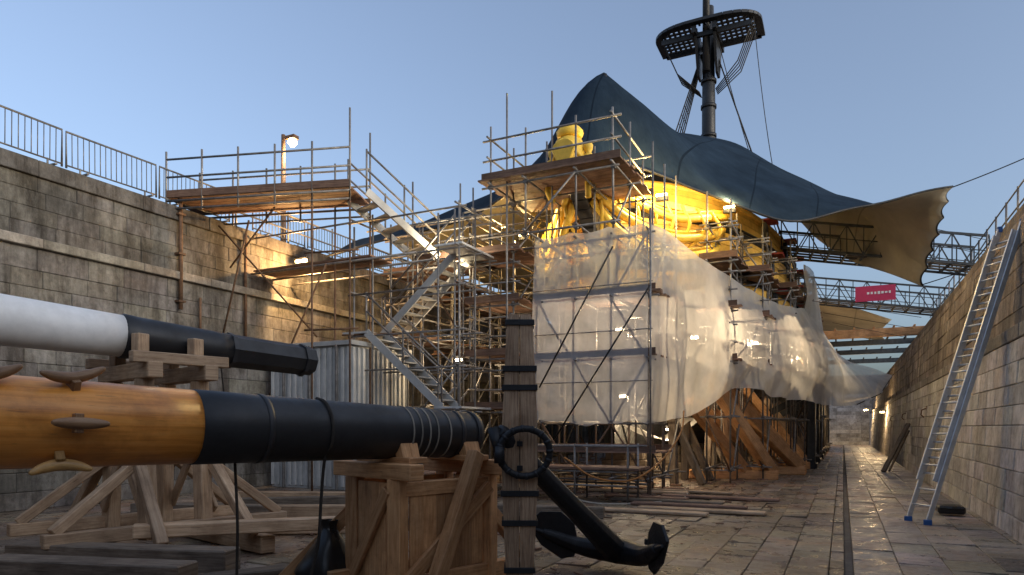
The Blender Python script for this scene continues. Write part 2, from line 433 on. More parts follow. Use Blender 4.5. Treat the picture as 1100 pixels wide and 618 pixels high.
for i in range(19):
    x=CX-2.37+i*.263; dx=min(1,abs(x-CX)/HWT); yf=MY-.35-YF*max(0,1-dx**3.3)**.5
    if abs(x-CX)<.45: h.beam((x,yf,TZ+.02),(x,MY-1.0,TZ+.02),.1,.07,0,1)
    else: h.beam((x,yf,TZ+.02),(x,MY+YB,TZ+.02),.12,.07,0,1)
for j in range(8):
    y=MY-1.3+j*.34; tt=max(0,1-((MY-.35-y)/YF)**2)**.3 if y<MY-.35 else 1
    for sg in (1,-1): h.beam((CX+sg*.45,y,TZ+.08),(CX+sg*HWT*tt,y,TZ+.08),.15,.06,0,1)
h.build('foremast',[M_blk],parent=ship)
h=MB()
for sg in (1,-1):
    for k in range(5):
        yb=33.8+k*.95
        h.tube([(CX+sg*.35,MY+.1*k,20.9),(CX+sg*4.2,yb+1.0,8.8)],.035,5,0,1)
        h.tube([(CX+sg*.4,MY-.3+.15*k,18.8),(CX+sg*1.5,MY-.5+.3*k,19.9),(CX+sg*2.25,MY-.7+.3*k,21.7)],.03,5,0,1)
    for i in range(26):
        t=.03+i*.037; a=V((CX+sg*.35,MY,20.9)).lerp(V((CX+sg*4.2,34.8,8.8)),t); b=V((CX+sg*.35,MY+.4,20.9)).lerp(V((CX+sg*4.2,38.6,8.8)),t)
        h.tube([a,b],.016,4,0,1)
h.tube(sag((CX+.6,MY-.8,21),(CX+4,31,9),.6),.02,4,0,1)
h.tube(sag((CX+2.3,MY-1,21.6),(CX+3.6,33,12),.8),.018,4,0,1)
h.build('rigging',[M_rope],parent=ship)
h=MB(); y=21
while y<66:
    for k in range(3): h.box((CX+rr(-.05,.05),y,.15+k*.3),(1.6-.2*k,.42,.29),0)
    y+=1.3
h.build('keel_block',[M_old],.02)

# ---------------------------------------------------------------- canopy
G=[
 [(-14.3,16.4,6.9),(-12,17.0,7.35),(-10,17.5,7.75),(-8,17.2,8.35),(-6.2,17.2,8.8),(-3.8,20.2,8.5),(-1.6,21.7,7.75),(.65,23.6,8.45),(3.05,24.8,9.0)],
 [(-14.2,19,8.0),(-12,19.6,8.7),(-10,20,9.4),(-8,19.3,10.0),(-6.2,18.9,11.5),(-3.9,21.6,9.6),(-1.6,23.5,9.1),(.6,25.2,9.0),(2.95,25.4,8.5)],
 [(-14.2,24,8.0),(-12,24.2,9),(-10,24.4,10.0),(-8,24.4,11.0),(-6.2,24.4,12.4),(-4.0,25,11.5),(-1.9,26.5,10.7),(.4,27.2,9.7),(2.82,26,7.9)],
 [(-14.2,30,8.0),(-12,30,9),(-10,30,10.6),(-8,30,12.6),(-6.2,30,14.1),(-4.2,30,13.6),(-2.0,30.5,12.1),(.1,29,10.0),(2.65,26.6,7.3)],
 [(-14.4,36,7.8),(-12,36,9),(-10,36,11.2),(-8,36,13.8),(-6.2,36,16.5),(-4.2,35.5,14.1),(-2.0,34.5,11.5),(-.14,30,8.5),(2.5,27.4,6.55)],
]
S=gsurf(G,10,20)
nr=len(S)
for i in range(nr):
    k=(i/(nr-1)*6)%1.0
    pull=.13*math.sin(math.pi*k)**.8
    for j,wt in ((-1,1),(-2,.6),(-3,.25)):
        S[i][j]=S[i][j]+V((-pull*wt,0,.03*pull))
    for j,p in enumerate(S[i]):
        dd=math.hypot(p.x-CX,p.y-18.9)
        S[i][j]=p+V((0,0,.40*math.exp(-dd/.75)-.05*math.sin(p.x*1.9)*math.sin(p.y*1.1)))
c=MB(); c.surf(S,0,1,True,.2,.1)
cano=c.build('tensile_canopy',[M_cnB,M_cnC],recalc=False)
so=cano.modifiers.new('s','SOLIDIFY'); so.thickness=.03; so.material_offset=1; so.offset=-1
c=MB()
c.tube([p for p in S[0]],.035,6,0,1)
c.tube([r[-1] for r in S],.03,6,0,1); c.tube([r[0] for r in S],.03,6,0,1)
c.tube(sag((3.05,24.8,9.0),(6.2,25.6,10.3),.05),.018,5,0,1)
c.tube([(6.2,25.6,7.2),(6.2,25.6,10.4)],.08,8,0,1)
c.tube(sag((2.5,27.4,6.55),(4.4,28.5,7.3),.02),.018,5,0,1)
c.tube(sag((-14.3,16.4,6.9),(-15.4,16.2,7.3),.0),.02,5,0,1)
c.tube([(CX,18.9,8.2),(CX,18.9,11.8)],.09,10,0,1)
c.build('canopy_rigging',[M_iron])
c=MB(); c.surf(gsurf([[(-3,44,9.4),(0,45,8.9),(2.6,46,8.0)],[(-3,50,9.0),(0,50,8.4),(2.2,50,7.8)],[(-3,56,9.2),(0,56,8.5),(2.8,55,7.7)]],5,5),0,1,True)
cc=c.build('tensile_canopy',[M_cnC,M_cnC],recalc=False); so=cc.modifiers.new('s','SOLIDIFY'); so.thickness=.03

# ---------------------------------------------------------------- scaffolds
def scaf(name,xs,ys,zl,top=None,decks=(),rails=True,br=True,z0=0,mats=None,toe=2,jit=.25,r=.026):
    mb=MB(); top=top or zl[-1]+1.1
    for x in xs:
        for y in ys:
            tt=top+rr(-jit,jit); mb.tube([(x,y,z0),(x+rr(-.02,.02),y+rr(-.02,.02),tt)],r,6,0)
            if z0==0: mb.box((x,y,.02),(.3,.22,.04),1)
            for z in zl: mb.box((x,y,z),(.1,.1,.09),0,.6)
    for z in zl:
        for y in ys: mb.tube([(xs[0]-rr(.1,.3),y-.03,z+rr(-.02,.02)),(xs[-1]+rr(.1,.3),y-.03,z+rr(-.02,.02))],r,6,0)
        for x in xs: mb.tube([(x+.03,ys[0]-rr(.1,.3),z+.05),(x+.03,ys[-1]+rr(.1,.3),z+.05)],r,6,0)
    for z in decks:
        n=max(1,int((ys[-1]-ys[0]+.3)/.23))
        for k in range(n):
            y=ys[0]-.12+k*.23; mb.box(((xs[0]+xs[-1])/2+rr(-.08,.08),y+.11,z+.12),(xs[-1]-xs[0]+.5,.22,.04),1)
        for y in (ys[0]-.1,ys[-1]+.1): mb.box(((xs[0]+xs[-1])/2,y,z+.20),(xs[-1]-xs[0]+.4,.035,.16),toe,rr(.5,.8))
        if rails:
            for dz in (.6,1.1):
                for y in (ys[0]-.03,ys[-1]+.03): mb.tube([(xs[0]-.2,y,z+dz),(xs[-1]+.2,y,z+dz)],r,6,0)
                for x in (xs[0],xs[-1]): mb.tube([(x,ys[0]-.2,z+dz+.04),(x,ys[-1]+.2,z+dz+.04)],r,6,0)
    if br:
        for i in range(len(zl)-1):
            for j in range(len(xs)-1):
                if R()<.5:
                    a,b=(xs[j],xs[j+1]) if (i+j)%2 else (xs[j+1],xs[j])
                    mb.tube([(a,ys[0]-.08,zl[i]),(b,ys[0]-.08,zl[i+1])],r,6,3 if R()<.3 else 0)
            if len(ys)>1 and R()<.7: mb.tube([(xs[-1]+.08,ys[0],zl[i]),(xs[-1]+.08,ys[1],zl[i+1])],r,6,0)
    return mb.build(name,mats or [M_galv,M_board,M_board,M_rust])
scaf('scaffold_tower',[-6.8,-5.9,-5.0,-4.12],[15.86,17.3],[.35,1.7,3.2,4.7,6.2],top=6.4,decks=(.9,3.2,4.7),rails=False)
scaf('scaffold_platform',[-7.85,-6.9,-5.6,-4.7],[15.0,16.3,17.6],[6.3,7.55],top=8.9,decks=(7.6,),z0=6.15)
scaf('scaffold_platform',[-8.9,-7.7],[16.0,17.6],[.4,2.0,3.4,4.8,6.2,7.4],top=8.2,decks=(2.0,3.4,4.8,6.1))
scaf('scaffold_tower',[-10.5,-9.2],[16.0,17.6],[.4,2.0,4.0,6.1],top=7.4,decks=(6.1,),toe=2)
scaf('scaffold_tower',[-12.0,-10.9],[16.6,18.2,20],[.4,2.2,4.1,6.0],top=7.2,decks=(4.1,6.0))
mb=MB()
for x,y,z in ((-7.5,15.2,9.9),(-6.6,15.95,10.1),(-4.3,17.0,8.8),(-9.3,16,8.2),(-10.7,15.8,8.4),(-7.0,17.4,9.6)):
    mb.tube([(x,y,0 if x!=-6.6 else 6.2),(x,y,z)],.027,6,0)
mb.build('scaffold_pole',[M_galv])
scaf('scaffold_bay',[-4.9,-4.15],[17.6,19.0],[.4,1.9,3.4,4.9,6.2],top=8.3,decks=(3.4,4.9),jit=.3)
for i,(xi,yb) in enumerate(((-3.4,20.0),(-2.75,22.2),(-2.15,25.2),(-1.85,28.2),(-1.65,31.2))):
    scaf('scaffold_bay',[xi-.1,xi+.55],[yb,yb+1.4,yb+2.7],[.4,1.9,3.4,4.9,6.3,7.3],top=8.0,decks=(3.4,4.9,6.3),jit=.4)
for i in range(6):
    y=36.5+i*4
    scaf('scaffold_bay',[-2.1,-1.0],[y,y+2,y+3.8],[.4,2.2,4.0,5.8],top=6.8,decks=(4.0,))
for i in range(4):
    y=20+i*4
    scaf('scaffold_bay',[-12.4,-11.2],[y,y+2,y+3.8],[.4,2.2,4.0,5.8],top=7.2,decks=(4.0,5.8),jit=.4)
scaf('scaffold_bay',[-8.8,-7.4],[18.4,20.0],[.4,1.9,3.4,5.0,6.4],top=7.2,decks=(1.9,5.0))

def stair(mb,p,q,w=.8,rails=True):
    p,q=V(p),V(q); d=q-p; hd=V((d.x,d.y,0)).normalized(); s=V((-hd.y,hd.x,0))*(w/2)
    for sg in (1,-1):
        mb.beam(p+s*sg,q+s*sg,.05,.2,1,.8)
        if rails:
            for dz in (.55,1.0): mb.tube([p+s*sg+V((0,0,dz)),q+s*sg+V((0,0,dz))],.026,6,0)
            for t in (0,.5,1):
                a=p.lerp(q,t)+s*sg; mb.tube([a,a+V((0,0,1.05))],.026,6,0)
    n=max(3,int(abs(d.z)/.2))
    for k in range(1,n):
        c=p.lerp(q,k/n); mb.beam(c-s,c+s,.26,.035,1,rr(.5,.9))
mb=MB()
stair(mb,(-11.1,13.9,7.5),(-10.3,16.0,6.25),.9)
stair(mb,(-9.0,15.6,6.1),(-11.3,15.6,4.1),.8)
stair(mb,(-11.2,14.8,4.1),(-8.9,14.8,2.1),.8)
stair(mb,(-9.0,15.6,2.1),(-11.0,15.6,.1),.8)
for x in (-11.6,-11.0,-9.0,-8.4):
    for y in (14.4,15.2,16.0): mb.tube([(x,y,0),(x,y,7.1+rr(-.3,.3))],.026,6,0)
for z in (2.0,3.1,4.0,5.1,6.0,7.0):
    for y in (14.4,15.2,16.0): mb.tube([(-11.8,y,z),(-8.2,y,z)],.026,6,0)
    for x in (-11.6,-8.4): mb.tube([(x,14.2,z+.05),(x,16.2,z+.05)],.026,6,0)
for z,x in ((4.1,-11.55),(2.1,-8.7),(6.1,-8.7)): mb.box((x,15.2,z),(.8,1.7,.05),1)
mb.build('scaffold_stair',[M_galv,M_hoard])
mb=MB()
a,b=V((-15.6,12.4,7.42)),V((-11.0,13.9,7.48)); d=(b-a).normalized(); s=V((-d.y,d.x,0))
for k in range(6): mb.beam(a+s*(-.6+.24*k),b+s*(-.6+.24*k),.22,.045,1)
for sg in (-.72,.72):
    mb.beam(a+s*sg+V((0,0,.08)),b+s*sg+V((0,0,.08)),.04,.18,2,.6)
    mb.tube([a+s*sg-V((0,0,.1)),b+s*sg-V((0,0,.1))],.03,6,0); mb.tube([a+s*sg-V((0,0,.3)),b+s*sg-V((0,0,.3))],.026,6,0)
    for dz in (.5,.95): mb.tube([a+s*sg+V((0,0,dz)),b+s*sg+V((0,0,dz))],.026,6,0)
    for t in (0,.2,.4,.6,.8,1):
        c=a.lerp(b,t)+s*sg; mb.tube([c-V((0,0,.35)),c+V((0,0,1.15 if t<.9 else 1.9))],.026,6,0)
for t in (.8,1.0):
    for sg in (-.72,.72):
        c=a.lerp(b,t)+s*sg; mb.tube([(c.x,c.y,0),(c.x,c.y,7.4)],.026,6,3)
for z in (2,4,5.9):
    c=a.lerp(b,.8); e=b; mb.tube([(c.x,c.y-.7,z),(e.x+.5,e.y-.7,z)],.026,6,3); mb.tube([(c.x,c.y+.7,z+.05),(e.x+.5,e.y+.7,z+.05)],.026,6,3)
for y in (14.2,15.0,15.8): mb.tube([(-15.1,y,5.95),(-9.5,y,5.95)],.03,6,0)
mb.tube([(-15.1,14.2,6.95),(-11,14.2,6.95)],.026,6,0)
for k in range(4): mb.box((-13,14.35+k*.24,6.05),(4.1,.22,.045),1)
for p,q in (((-14.8,13.2,5.9),(-13.2,13.2,7.3)),((-14.9,13.0,3.9),(-13.9,13.0,7.0)),((-14.2,14.0,2.5),(-12.2,14.0,5.9)),((-15,13,7.0),(-12.5,14,4.0))): mb.tube([p,q],.026,6,3)
mb.build('scaffold_gangway',[M_galv,M_board,M_board,M_rust])

# ---------------------------------------------------------------- sheeting and netting
def drape(S,amp,fx,fy,seed):
    out=[]
    for i,r in enumerate(S):
        o=[]
        for j,p in enumerate(r):
            v=j/(len(r)-1)
            n=mn.noise(V((i*fx+seed,j*fy,seed)))+.5*mn.noise(V((i*fx*2.7,j*fy*1.5+seed,3)))
            o.append(p+V((n*amp,-n*amp*.6,n*amp*.3))*(.25+.75*v))
        out.append(o)
    return out
sheet=empty('scaffold_sheeting')
m=MB()
cols=[]
for i in range(49):
    t=i/48; x=-6.97+2.88*t
    top=6.38+.05*t-.07*math.sin(math.pi*((t*3)%1)); bot=1.74-.05*t+.05*math.sin(9*t)+.03*math.sin(23*t)
    r=[]
    for j in range(49):
        v=j/48; bel=abs(math.sin(math.pi*v*3))*.05*abs(math.sin(math.pi*t*3))
        r.append(V((x-.06*v*(1-t)*3,15.72-bel,top+(bot-top)*v)))
    cols.append(r)
m.surf(drape(cols,.04,.3,.10,2),0,1,True); m.build('front_sheet',[M_sheet],parent=sheet,recalc=False)
m=MB()
st=[
 [(-4.08,15.72,6.42),(-4.06,15.74,4.1),(-4.08,15.72,1.70)],
 [(-3.85,17.0,6.42),(-3.82,16.9,4.0),(-3.85,16.9,1.80)],
 [(-3.40,18.8,6.15),(-3.2,18.6,3.9),(-3.4,18.2,2.0)],
 [(-2.55,21.2,5.75),(-2.35,21.0,3.9),(-2.7,20.3,2.75)],
 [(-1.95,23.6,5.65),(-1.6,23.0,4.0),(-1.9,22.3,2.55)],
 [(-1.5,25.5,5.75),(-.9,25.0,4.0),(-1.2,24.2,2.5)],
 [(-1.15,28.3,6.1),(-.3,27.6,4.0),(-.4,27,2.4)],
 [(-.95,31,6.0),(.1,30.5,3.8),(.5,29.5,2.5)],
 [(-.8,34,5.6),(.6,33,4.0),(1.4,32.0,3.0)],
 [(-.8,38,5.2),(1.0,36.5,4.5),(2.05,35,4.0)]]
S2=gsurf(st,14,14)
m.surf(drape(S2,.20,.13,.07,5),0,1,True); m.build('side_net',[M_net],parent=sheet,recalc=False)
m=MB()
S3=gsurf([[(-1.3,27.2,7.6),(-1.2,27.1,6.5),(-1.15,27.0,5.2)],[(-1.0,28.2,7.5),(-.95,28.2,6.3),(-.9,28.0,4.6)],[(-.9,30,7.0),(-.8,30,6.0),(-.7,29.5,4.5)]],10,8)
m.surf(drape(S3,.2,.2,.1,9),0,1,True); m.build('upper_net',[M_net],parent=sheet,recalc=False)
m=MB()
S4=gsurf([[(-.9,40,4.6),(-.4,40,3.6),(.6,40,3.2)],[(-.9,46,4.4),(-.2,46,3.2),(1.4,46,3.4)],[(-.9,52,4.6),(0,52,3.4),(1.9,52,4.0)]],10,8)
m.surf(drape(S4,.25,.2,.1,12),0,1,True); m.build('far_net',[M_net],parent=sheet,recalc=False)
m=MB()
S5=gsurf([[(-4.2,20,1.9),(-5,20.5,1.3),(-6,20,1.7)],[(-4.0,22,1.9),(-5,22,1.2),(-6,22,1.6)]],10,8)
m.surf(drape(S5,.2,.2,.1,15),0,1,True); m.build('low_net',[M_net],parent=sheet,recalc=False)
m=MB()
for p,q in (((-6.8,15.60,2.6),(-4.9,15.60,5.9)),((-6.4,15.58,1.3),(-4.0,15.58,4.9))): m.tube([p,q],.022,6,1)
for z in (2.7,3.9,5.0): m.tube([(-7.0,15.62,z),(-3.95,15.62,z)],.014,6,0)
m.tube([(-4.0,15.60,0),(-4.0,15.60,6.7)],.026,6,0)
m.build('outer_bracing',[M_galv,M_iron],parent=sheet)
m=MB()
for i in range(3): m.tube([(-1.0+.3*i,27+3*i,6.2),(2.5,28+3*i,5.5)],.010,4,0)
m.tube([(2.05,35,4.0),(2.5,36,4.4)],.012,4,0); m.tube([(.5,29.5,2.5),(1.4,32,3.0),(2.05,35,4.0)],.02,4,0)
m.build('support_line',[M_rope],parent=sheet)

# ---------------------------------------------------------------- shoring
for i,(yb,yt) in enumerate(((25.4,22.4),(26.1,23.2),(22.6,20.4),(29,27),(33,31),(38,36.5),(44,43))):
    m=MB()
    xb=-1.35 if i not in (2,) else -2.0
    m.beam((xb,yb,.25),(-3.7+.1*i,yt,3.1),.34,.34,0)
    m.beam((xb-.7,yb-.2,.2),(-4.3+.1*i,yt,2.4),.30,.30,0)
    m.beam((xb+.2,yb-.1,.14),(-4.4,yb-.6,.14),.36,.28,0)
    m.beam((xb-1.2,yb-.3,.3),(xb-1.3,yb-.6,2.1),.16,.16,1)
    m.build('shoring_prop',[M_timberO if i<4 else M_timber,M_timber],.02)
m=MB()
for i in range(6):
    x=-4.4+rr(-.2,.2)+.1*i; y=19.5+i*1.7
    m.beam((x,y,0),(x+rr(-.2,.2),y,3.0),.22,.22,0); m.beam((x+.8,y,0),(x-.5,y+.3,2.8),.16,.2,0)
m.build('shoring_post',[M_old],.02)
for i in range(7):
    m=MB(); y=29+i*5; m.beam((-1.1,y,0),(-1.1,y,3.5),.3,.3,0); m.beam((-1.1,y,3.0),(-2.6,y,2.2),.25,.25,0); m.beam((-1.1,y,.1),(-1.1,y+1.6,.1),.4,.2,0)
    m.build('steel_cradle',[M_iron],.015)

# ---------------------------------------------------------------- truss bridges
def truss(name,p,q,w=1.3,h=1.05,n=12,sign=None,mt=None):
    m=MB(); p,q=V(p),V(q); d=(q-p).normalized(); s=V((-d.y,d.x,0)).normalized()*(w/2)
    for sg in (1,-1):
        for z in (0,h): m.beam(p+s*sg+V((0,0,z)),q+s*sg+V((0,0,z)),.08,.08,0,1)
        m.beam(p+s*sg+V((0,0,h*.5)),q+s*sg+V((0,0,h*.5)),.03,.03,0,1)
        for k in range(n+1):
            a=p.lerp(q,k/n)+s*sg; m.beam(a,a+V((0,0,h)),.04,.04,0,1)
            if k<n:
                b=p.lerp(q,(k+1)/n)+s*sg
                if k%2: m.beam(a,b+V((0,0,h)),.04,.04,0,1)
                else: m.beam(a+V((0,0,h)),b,.04,.04,0,1)
    for k in range(n+1):
        a=p.lerp(q,k/n); m.beam(a-s,a+s,.06,.08,0,1)
    for k in range(4):
        o=s*(-.75+.5*k); m.beam(p+o+V((0,0,.07)),q+o+V((0,0,.07)),.16,.04,1)
    if sign:
        a=p.lerp(q,sign)-s*1.0+V((0,0,.5)); c=a+V((0,-.09,0))
        m.box(c,(1.75,.03,.75),2,1,rz=math.atan2(d.y,d.x))
        for k in range(9): m.box(c+V((-.62+.155*k,-.02,.02)),(rr(.06,.11),.012,rr(.08,.14)),3,1)
    return m.build(name,[mt or M_truss,M_old,M_sign,M_wsign])
truss('truss_gangway',(-2.2,28.6,8.45),(4.5,29.5,7.25),w=1.6)
truss('truss_gangway',(-2.6,38.7,8.4),(4.7,38.9,7.1),w=1.8,sign=.55)
for (y,z,t) in ((44,7.0,.5),(50,7.1,.3),(57,7.2,.3),(65,7.2,.3)):
    m=MB(); m.beam((-2.6,y,z),(4.6,y,z),t,t*.9,0,1); m.beam((-2.6,y+.9,z+.2),(4.6,y+.9,z+.2),.2,.2,0,1)
    for k in range(8): m.beam((-2.4+k,y-.3,z+.3),(-2.4+k,y+1.2,z+.3),.1,.08,0,1)
    m.build('overhead_beam',[M_timberO if y==44 else M_truss],.01)
m=MB()
for k in range(16):
    y=20+k*1.5; m.tube([(4.35,y,7.2),(4.35,y,8.25)],.03,6,0)
for z in (7.7,8.2): m.tube([(4.35,20,z),(4.35,44,z)],.025,6,0)
m.build('quay_railing',[M_galv])
m=MB()
for k in range(4):
    m.tube([(2.0,29+k*2.0,9.2),(4.9,29.3+k*2.0,8.2)],.012,4,0,1)
m.build('tension_cable',[M_rope])

# ---------------------------------------------------------------- left quay items
m=MB()
L=2.15; BH=.92
m.tube([(0,0,.12),(0,0,BH),(0,L,BH),(0,L,.12)],.023,6,0,.7)
m.tube([(0,0,.18),(0,L,.18)],.018,6,0,.7)
for k in range(1,17): m.tube([(0,k*L/17,.18),(0,k*L/17,BH-.02)],.010,5,0,.7)
for y in (.3,L-.3): m.beam((-.3,y,.03),(.3,y,.03),.05,.03,0,1); m.tube([(0,y,.02),(0,y,.2)],.02,6,0,1)
proto=m.build('crowd_barrier',[M_galv]); bme=proto.data
proto.location=(XL-.15,-2,7.2)
for i in range(1,11):
    o=bpy.data.objects.new('crowd_barrier',bme); scene.collection.objects.link(o)
    o.location=(XL-.15+rr(-.05,.05),-2+i*2.25,7.2) if i<7 else (XL-.15,14.5+(i-7)*2.25,7.2); o.rotation_euler=(0,rr(-.02,.02),rr(-.03,.03))
m=MB()
for k in range(24):
    y=13.8+k*2.0; m.tube([(XL-.05,y,7.2),(XL-.05,y,8.2)],.03,6,0)
for z in (7.65,8.1): m.tube([(XL-.05,13.6,z),(XL-.05,62,z)],.025,6,0)
m.build('quay_railing',[M_galv])
m=MB(); m.tube([(XL+.12,11.9,4.6),(XL+.12,11.9,7.6)],.05,8,0); m.tube([(XL+.1,14.0,3.9),(XL+.1,14.0,7)],.04,8,0); m.tube([(XL+.1,12.5,3.9),(XL+.1,12.5,5)],.03,8,0)
for z in (4.8,6,7): m.box((XL+.1,11.9,z),(.18,.2,.05),0)
m.build('drain_pipe',[M_rust])
def plight(name,loc,e,col,r,par):
    l=bpy.data.lights.new(name,'POINT'); l.energy=e; l.color=col; l.shadow_soft_size=r
    o=bpy.data.objects.new(name,l); scene.collection.objects.link(o); o.location=loc; o.parent=par; return o
m=MB(); bx,by=-17.7,18.1
m.tube([(bx,by,7.2),(bx,by,8.2),(bx,by,11.9)],[.12,.10,.07],10,0,1); m.tube([(bx,by,7.2),(bx,by,7.7)],.16,10,0,1)
m.beam((bx,by,11.75),(bx+.35,by,11.8),.06,.06,0,1); m.box((bx+.4,by,11.72),(.4,.25,.12),0,1)
m.tube([(bx+.42,by,11.66),(bx+.42,by,11.56),(bx+.42,by,11.42)],[.12,.17,.07],10,1,1)
sl_=m.build('street_lamp',[M_rust,M_lampO]); plight('lamp_light',(bx+.45,by,11.25),160,(1,.85,.6),.1,sl_)
def worklight(name,loc,e,col,mat,sz=.3,off=(0,-.25,0),ax=(1,0,0)):
    m=MB(); c=V(loc); a=V(ax)*sz/2
    m.beam(c-a*1.15,c+a*1.15,.12,.14,0,1); m.beam(c-a+V(off)*.35,c+a+V(off)*.35,.07,.07,1,1)
    ob=m.build(name,[M_iron,mat],.01)
    if e: plight('bulb',c+V(off),e,col,.10,ob)
    return ob
worklight('wall_floodlight',(-14.55,15.6,6.6),620,(1,.58,.22),M_lampO,.42,(.3,-.3,-.15))
worklight('work_light',(-9.3,15.8,6.45),140,(1,.80,.5),M_lampW,.45,(0,-.3,-.1))
for l,e in (((-4.4,18.4,7.8),520),((-3.0,20.9,8.0),560),((-8.6,18.6,7.3),520)):
    worklight('work_light',l,e,(1,.70,.28),M_lampO,.3,(0,-.1,.25))
for l,e in (((-5.4,17.9,4.3),200),((-5.3,17.9,2.5),110),((-3.9,20.4,4.3),220),((-2.75,25.0,4.6),240),((-9.9,17.0,3.6),140),((-5.0,22,1.6),170),((-1.8,31,4.6),260)):
    worklight('work_light',l,e,(1,.76,.47),M_lampW,.22,(0,-.2,-.15))
worklight('work_light',(1.9,66,3.2),420,(1,.7,.35),M_lampO,.3,(-.3,-.2,-.2))
worklight('work_light',(2.25,46,2.6),260,(1,.68,.35),M_lampO,.2,(-.4,-.2,-.2))

# ---------------------------------------------------------------- site cabin
m=MB(); x0,x1,y0,y1,zt=-14.0,-11.3,13.9,16.4,3.75
m.box(((x0+x1)/2,(y0+y1)/2,zt/2),(x1-x0,y1-y0,zt),0,.9)
k=x0
while k<x1: m.box((k+.06,y0-.03,zt/2),(.09,.06,zt-.15),0,rr(.9,1.05)); k+=.2
k=y0
while k<y1: m.box((x1+.03,k+.06,zt/2),(.06,.09,zt-.15),0,rr(.9,1.05)); k+=.2
m.box(((x0+x1)/2,y0-.05,zt+.03),(x1-x0+.2,.12,.12),0,.8); m.box((x1+.05,(y0+y1)/2,zt+.03),(.12,y1-y0+.2,.12),0,.8)
for k in range(3): m.box((x0+.5+k*.9,y0-.09,zt/2),(.06,.06,zt),1,1)
m.build('site_cabin',[M_hoard,M_galv],.008)

# ---------------------------------------------------------------- spars
def along(a,b,t): return V(a).lerp(V(b),t)
A0,A1=V((-5.0,2.58,1.64)),V((-3.66,6.46,1.53))
def rA(t): return (.63+(.47-.63)*t)/2
spar=empty('lower_mast')
m=MB()
seg=[-.9,-.6,-.3,0,.15,.295]
m.tube([along(A0,A1,t) for t in seg],[rA(t) for t in seg],40,0,1)
m.build('varnished_section',[M_mast],parent=spar)
m=MB()
seg=[.294,.295,.4,.6,.8,.97,1.0,1.005]
m.tube([along(A0,A1,t) for t in seg],[rA(t)+(.006 if i else -.01) for i,t in enumerate(seg[:-2])]+[rA(1)+.004,rA(1)-.03],40,0,1)
for t in (.42,.93): m.tube([along(A0,A1,t),along(A0,A1,t+.012)],rA(t)+.012,40,0,1.6)
m.tube([along(A0,A1,.985),along(A0,A1,1.004)],rA(1)+.016,40,0,1.4)
m.build('black_section',[M_blk],parent=spar)
m=MB()
for t in (.775,.80,.825,.85,.89):
    m.tube([along(A0,A1,t),along(A0,A1,t+.004)],rA(t)+.012,40,0,rr(.5,.9))
m.build('rope_seizing',[M_ropeW],parent=spar)
dA=(A1-A0).normalized(); camside=V((dA.y,-dA.x,0)).normalized(); upv=V((0,0,1))
def cleat(t,ang,L=.34,mat=0,tilt=0):
    n=camside*math.cos(ang)+upv*math.sin(ang); c=along(A0,A1,t)+n*(rA(t)-.01)
    ax=(dA*math.cos(tilt)+n.cross(dA)*math.sin(tilt)).normalized()
    m=MB(); m.beam(c-n*.01,c+n*.075,.13,.055,0,1,up=ax)
    pts=spline([c+n*.13-ax*L*.55,c+n*.09-ax*L*.3,c+n*.07,c+n*.09+ax*L*.3,c+n*.13+ax*L*.55],5)
    k=len(pts); m.tube(pts,[.012+.030*math.sin(math.pi*i/(k-1))**.7 for i in range(k)],10,0,1)
    return m.build('cleat',[mat],.006,parent=spar)
M_cl=wood('cleat_wood',(.16,.08,.04),(.32,.18,.09),(.42,.26,.14),.45)
M_mastY=wood('cleat_pale',(.4,.22,.07),(.58,.34,.12),(.62,.4,.17),.4)
cleat(.09,.0,.30,M_cl); cleat(.09,1.0,.38,M_cl,.3); cleat(.07,-.85,.32,M_mastY,.1); cleat(-.02,.9,.3,M_cl,.2)
B0,B1=V((-8.77,4.53,2.85)),V((-7.72,8.49,2.67))
def rB(t): return (.60+(.42-.60)*t)/2
spar2=empty('topmast')
m=MB(); seg=[-.9,-.4,0,.2,.31]; m.tube([along(B0,B1,t) for t in seg],[rB(t) for t in seg],36,0,1); m.build('white_section',[M_wht],parent=spar2)
m=MB(); seg=[.305,.315,.36,.6,.66]; m.tube([along(B0,B1,t) for t in seg],[rB(.3)-.02,rB(.3)+.02,rB(.36)+.01,rB(.6),rB(.66)],32,0,1)
seg=[.64,.66,.93,1.0]; m.tube([along(B0,B1,t) for t in seg],[.2,.245,.235,.225],8,0,1,sm=False)
for t in (.66,.95): m.tube([along(B0,B1,t),along(B0,B1,t+.015)],.262,8,0,1.5,sm=False)
m.build('black_section',[M_blk],parent=spar2)
def rope(name,pts,r=.014,mat=M_rope):
    m=MB(); m.tube(spline(pts,8),r,6,0,1); return m.build(name,[mat])
p=along(A0,A1,.56); rad=rA(.56)
loop=[p+camside*math.cos(a)*(rad+.015)+upv*math.sin(a)*(rad+.015) for a in [math.pi*(.5-i/6) for i in range(0,6)]]
rope('hanging_rope',loop+[p+V((.05,0,-rad-.35)),p+V((.02,0,-1.0)),V((p.x-.08,p.y,.02)),V((p.x+.3,p.y+.2,.02))],.016)
p=along(A0,A1,.36)
rope('hanging_rope',[p+V((0,.1,-rA(.36)+.02)),p+V((.03,.1,-.8)),V((p.x,p.y+.12,.3)),V((p.x+.1,p.y+.05,.02))],.012)
p=along(B0,B1,.62)
rope('hanging_rope',[p+V((.1,0,-.2)),p+V((.12,.05,-.8)),p+V((.05,.1,-1.2)),p+V((.12,.05,-1.8))],.012)

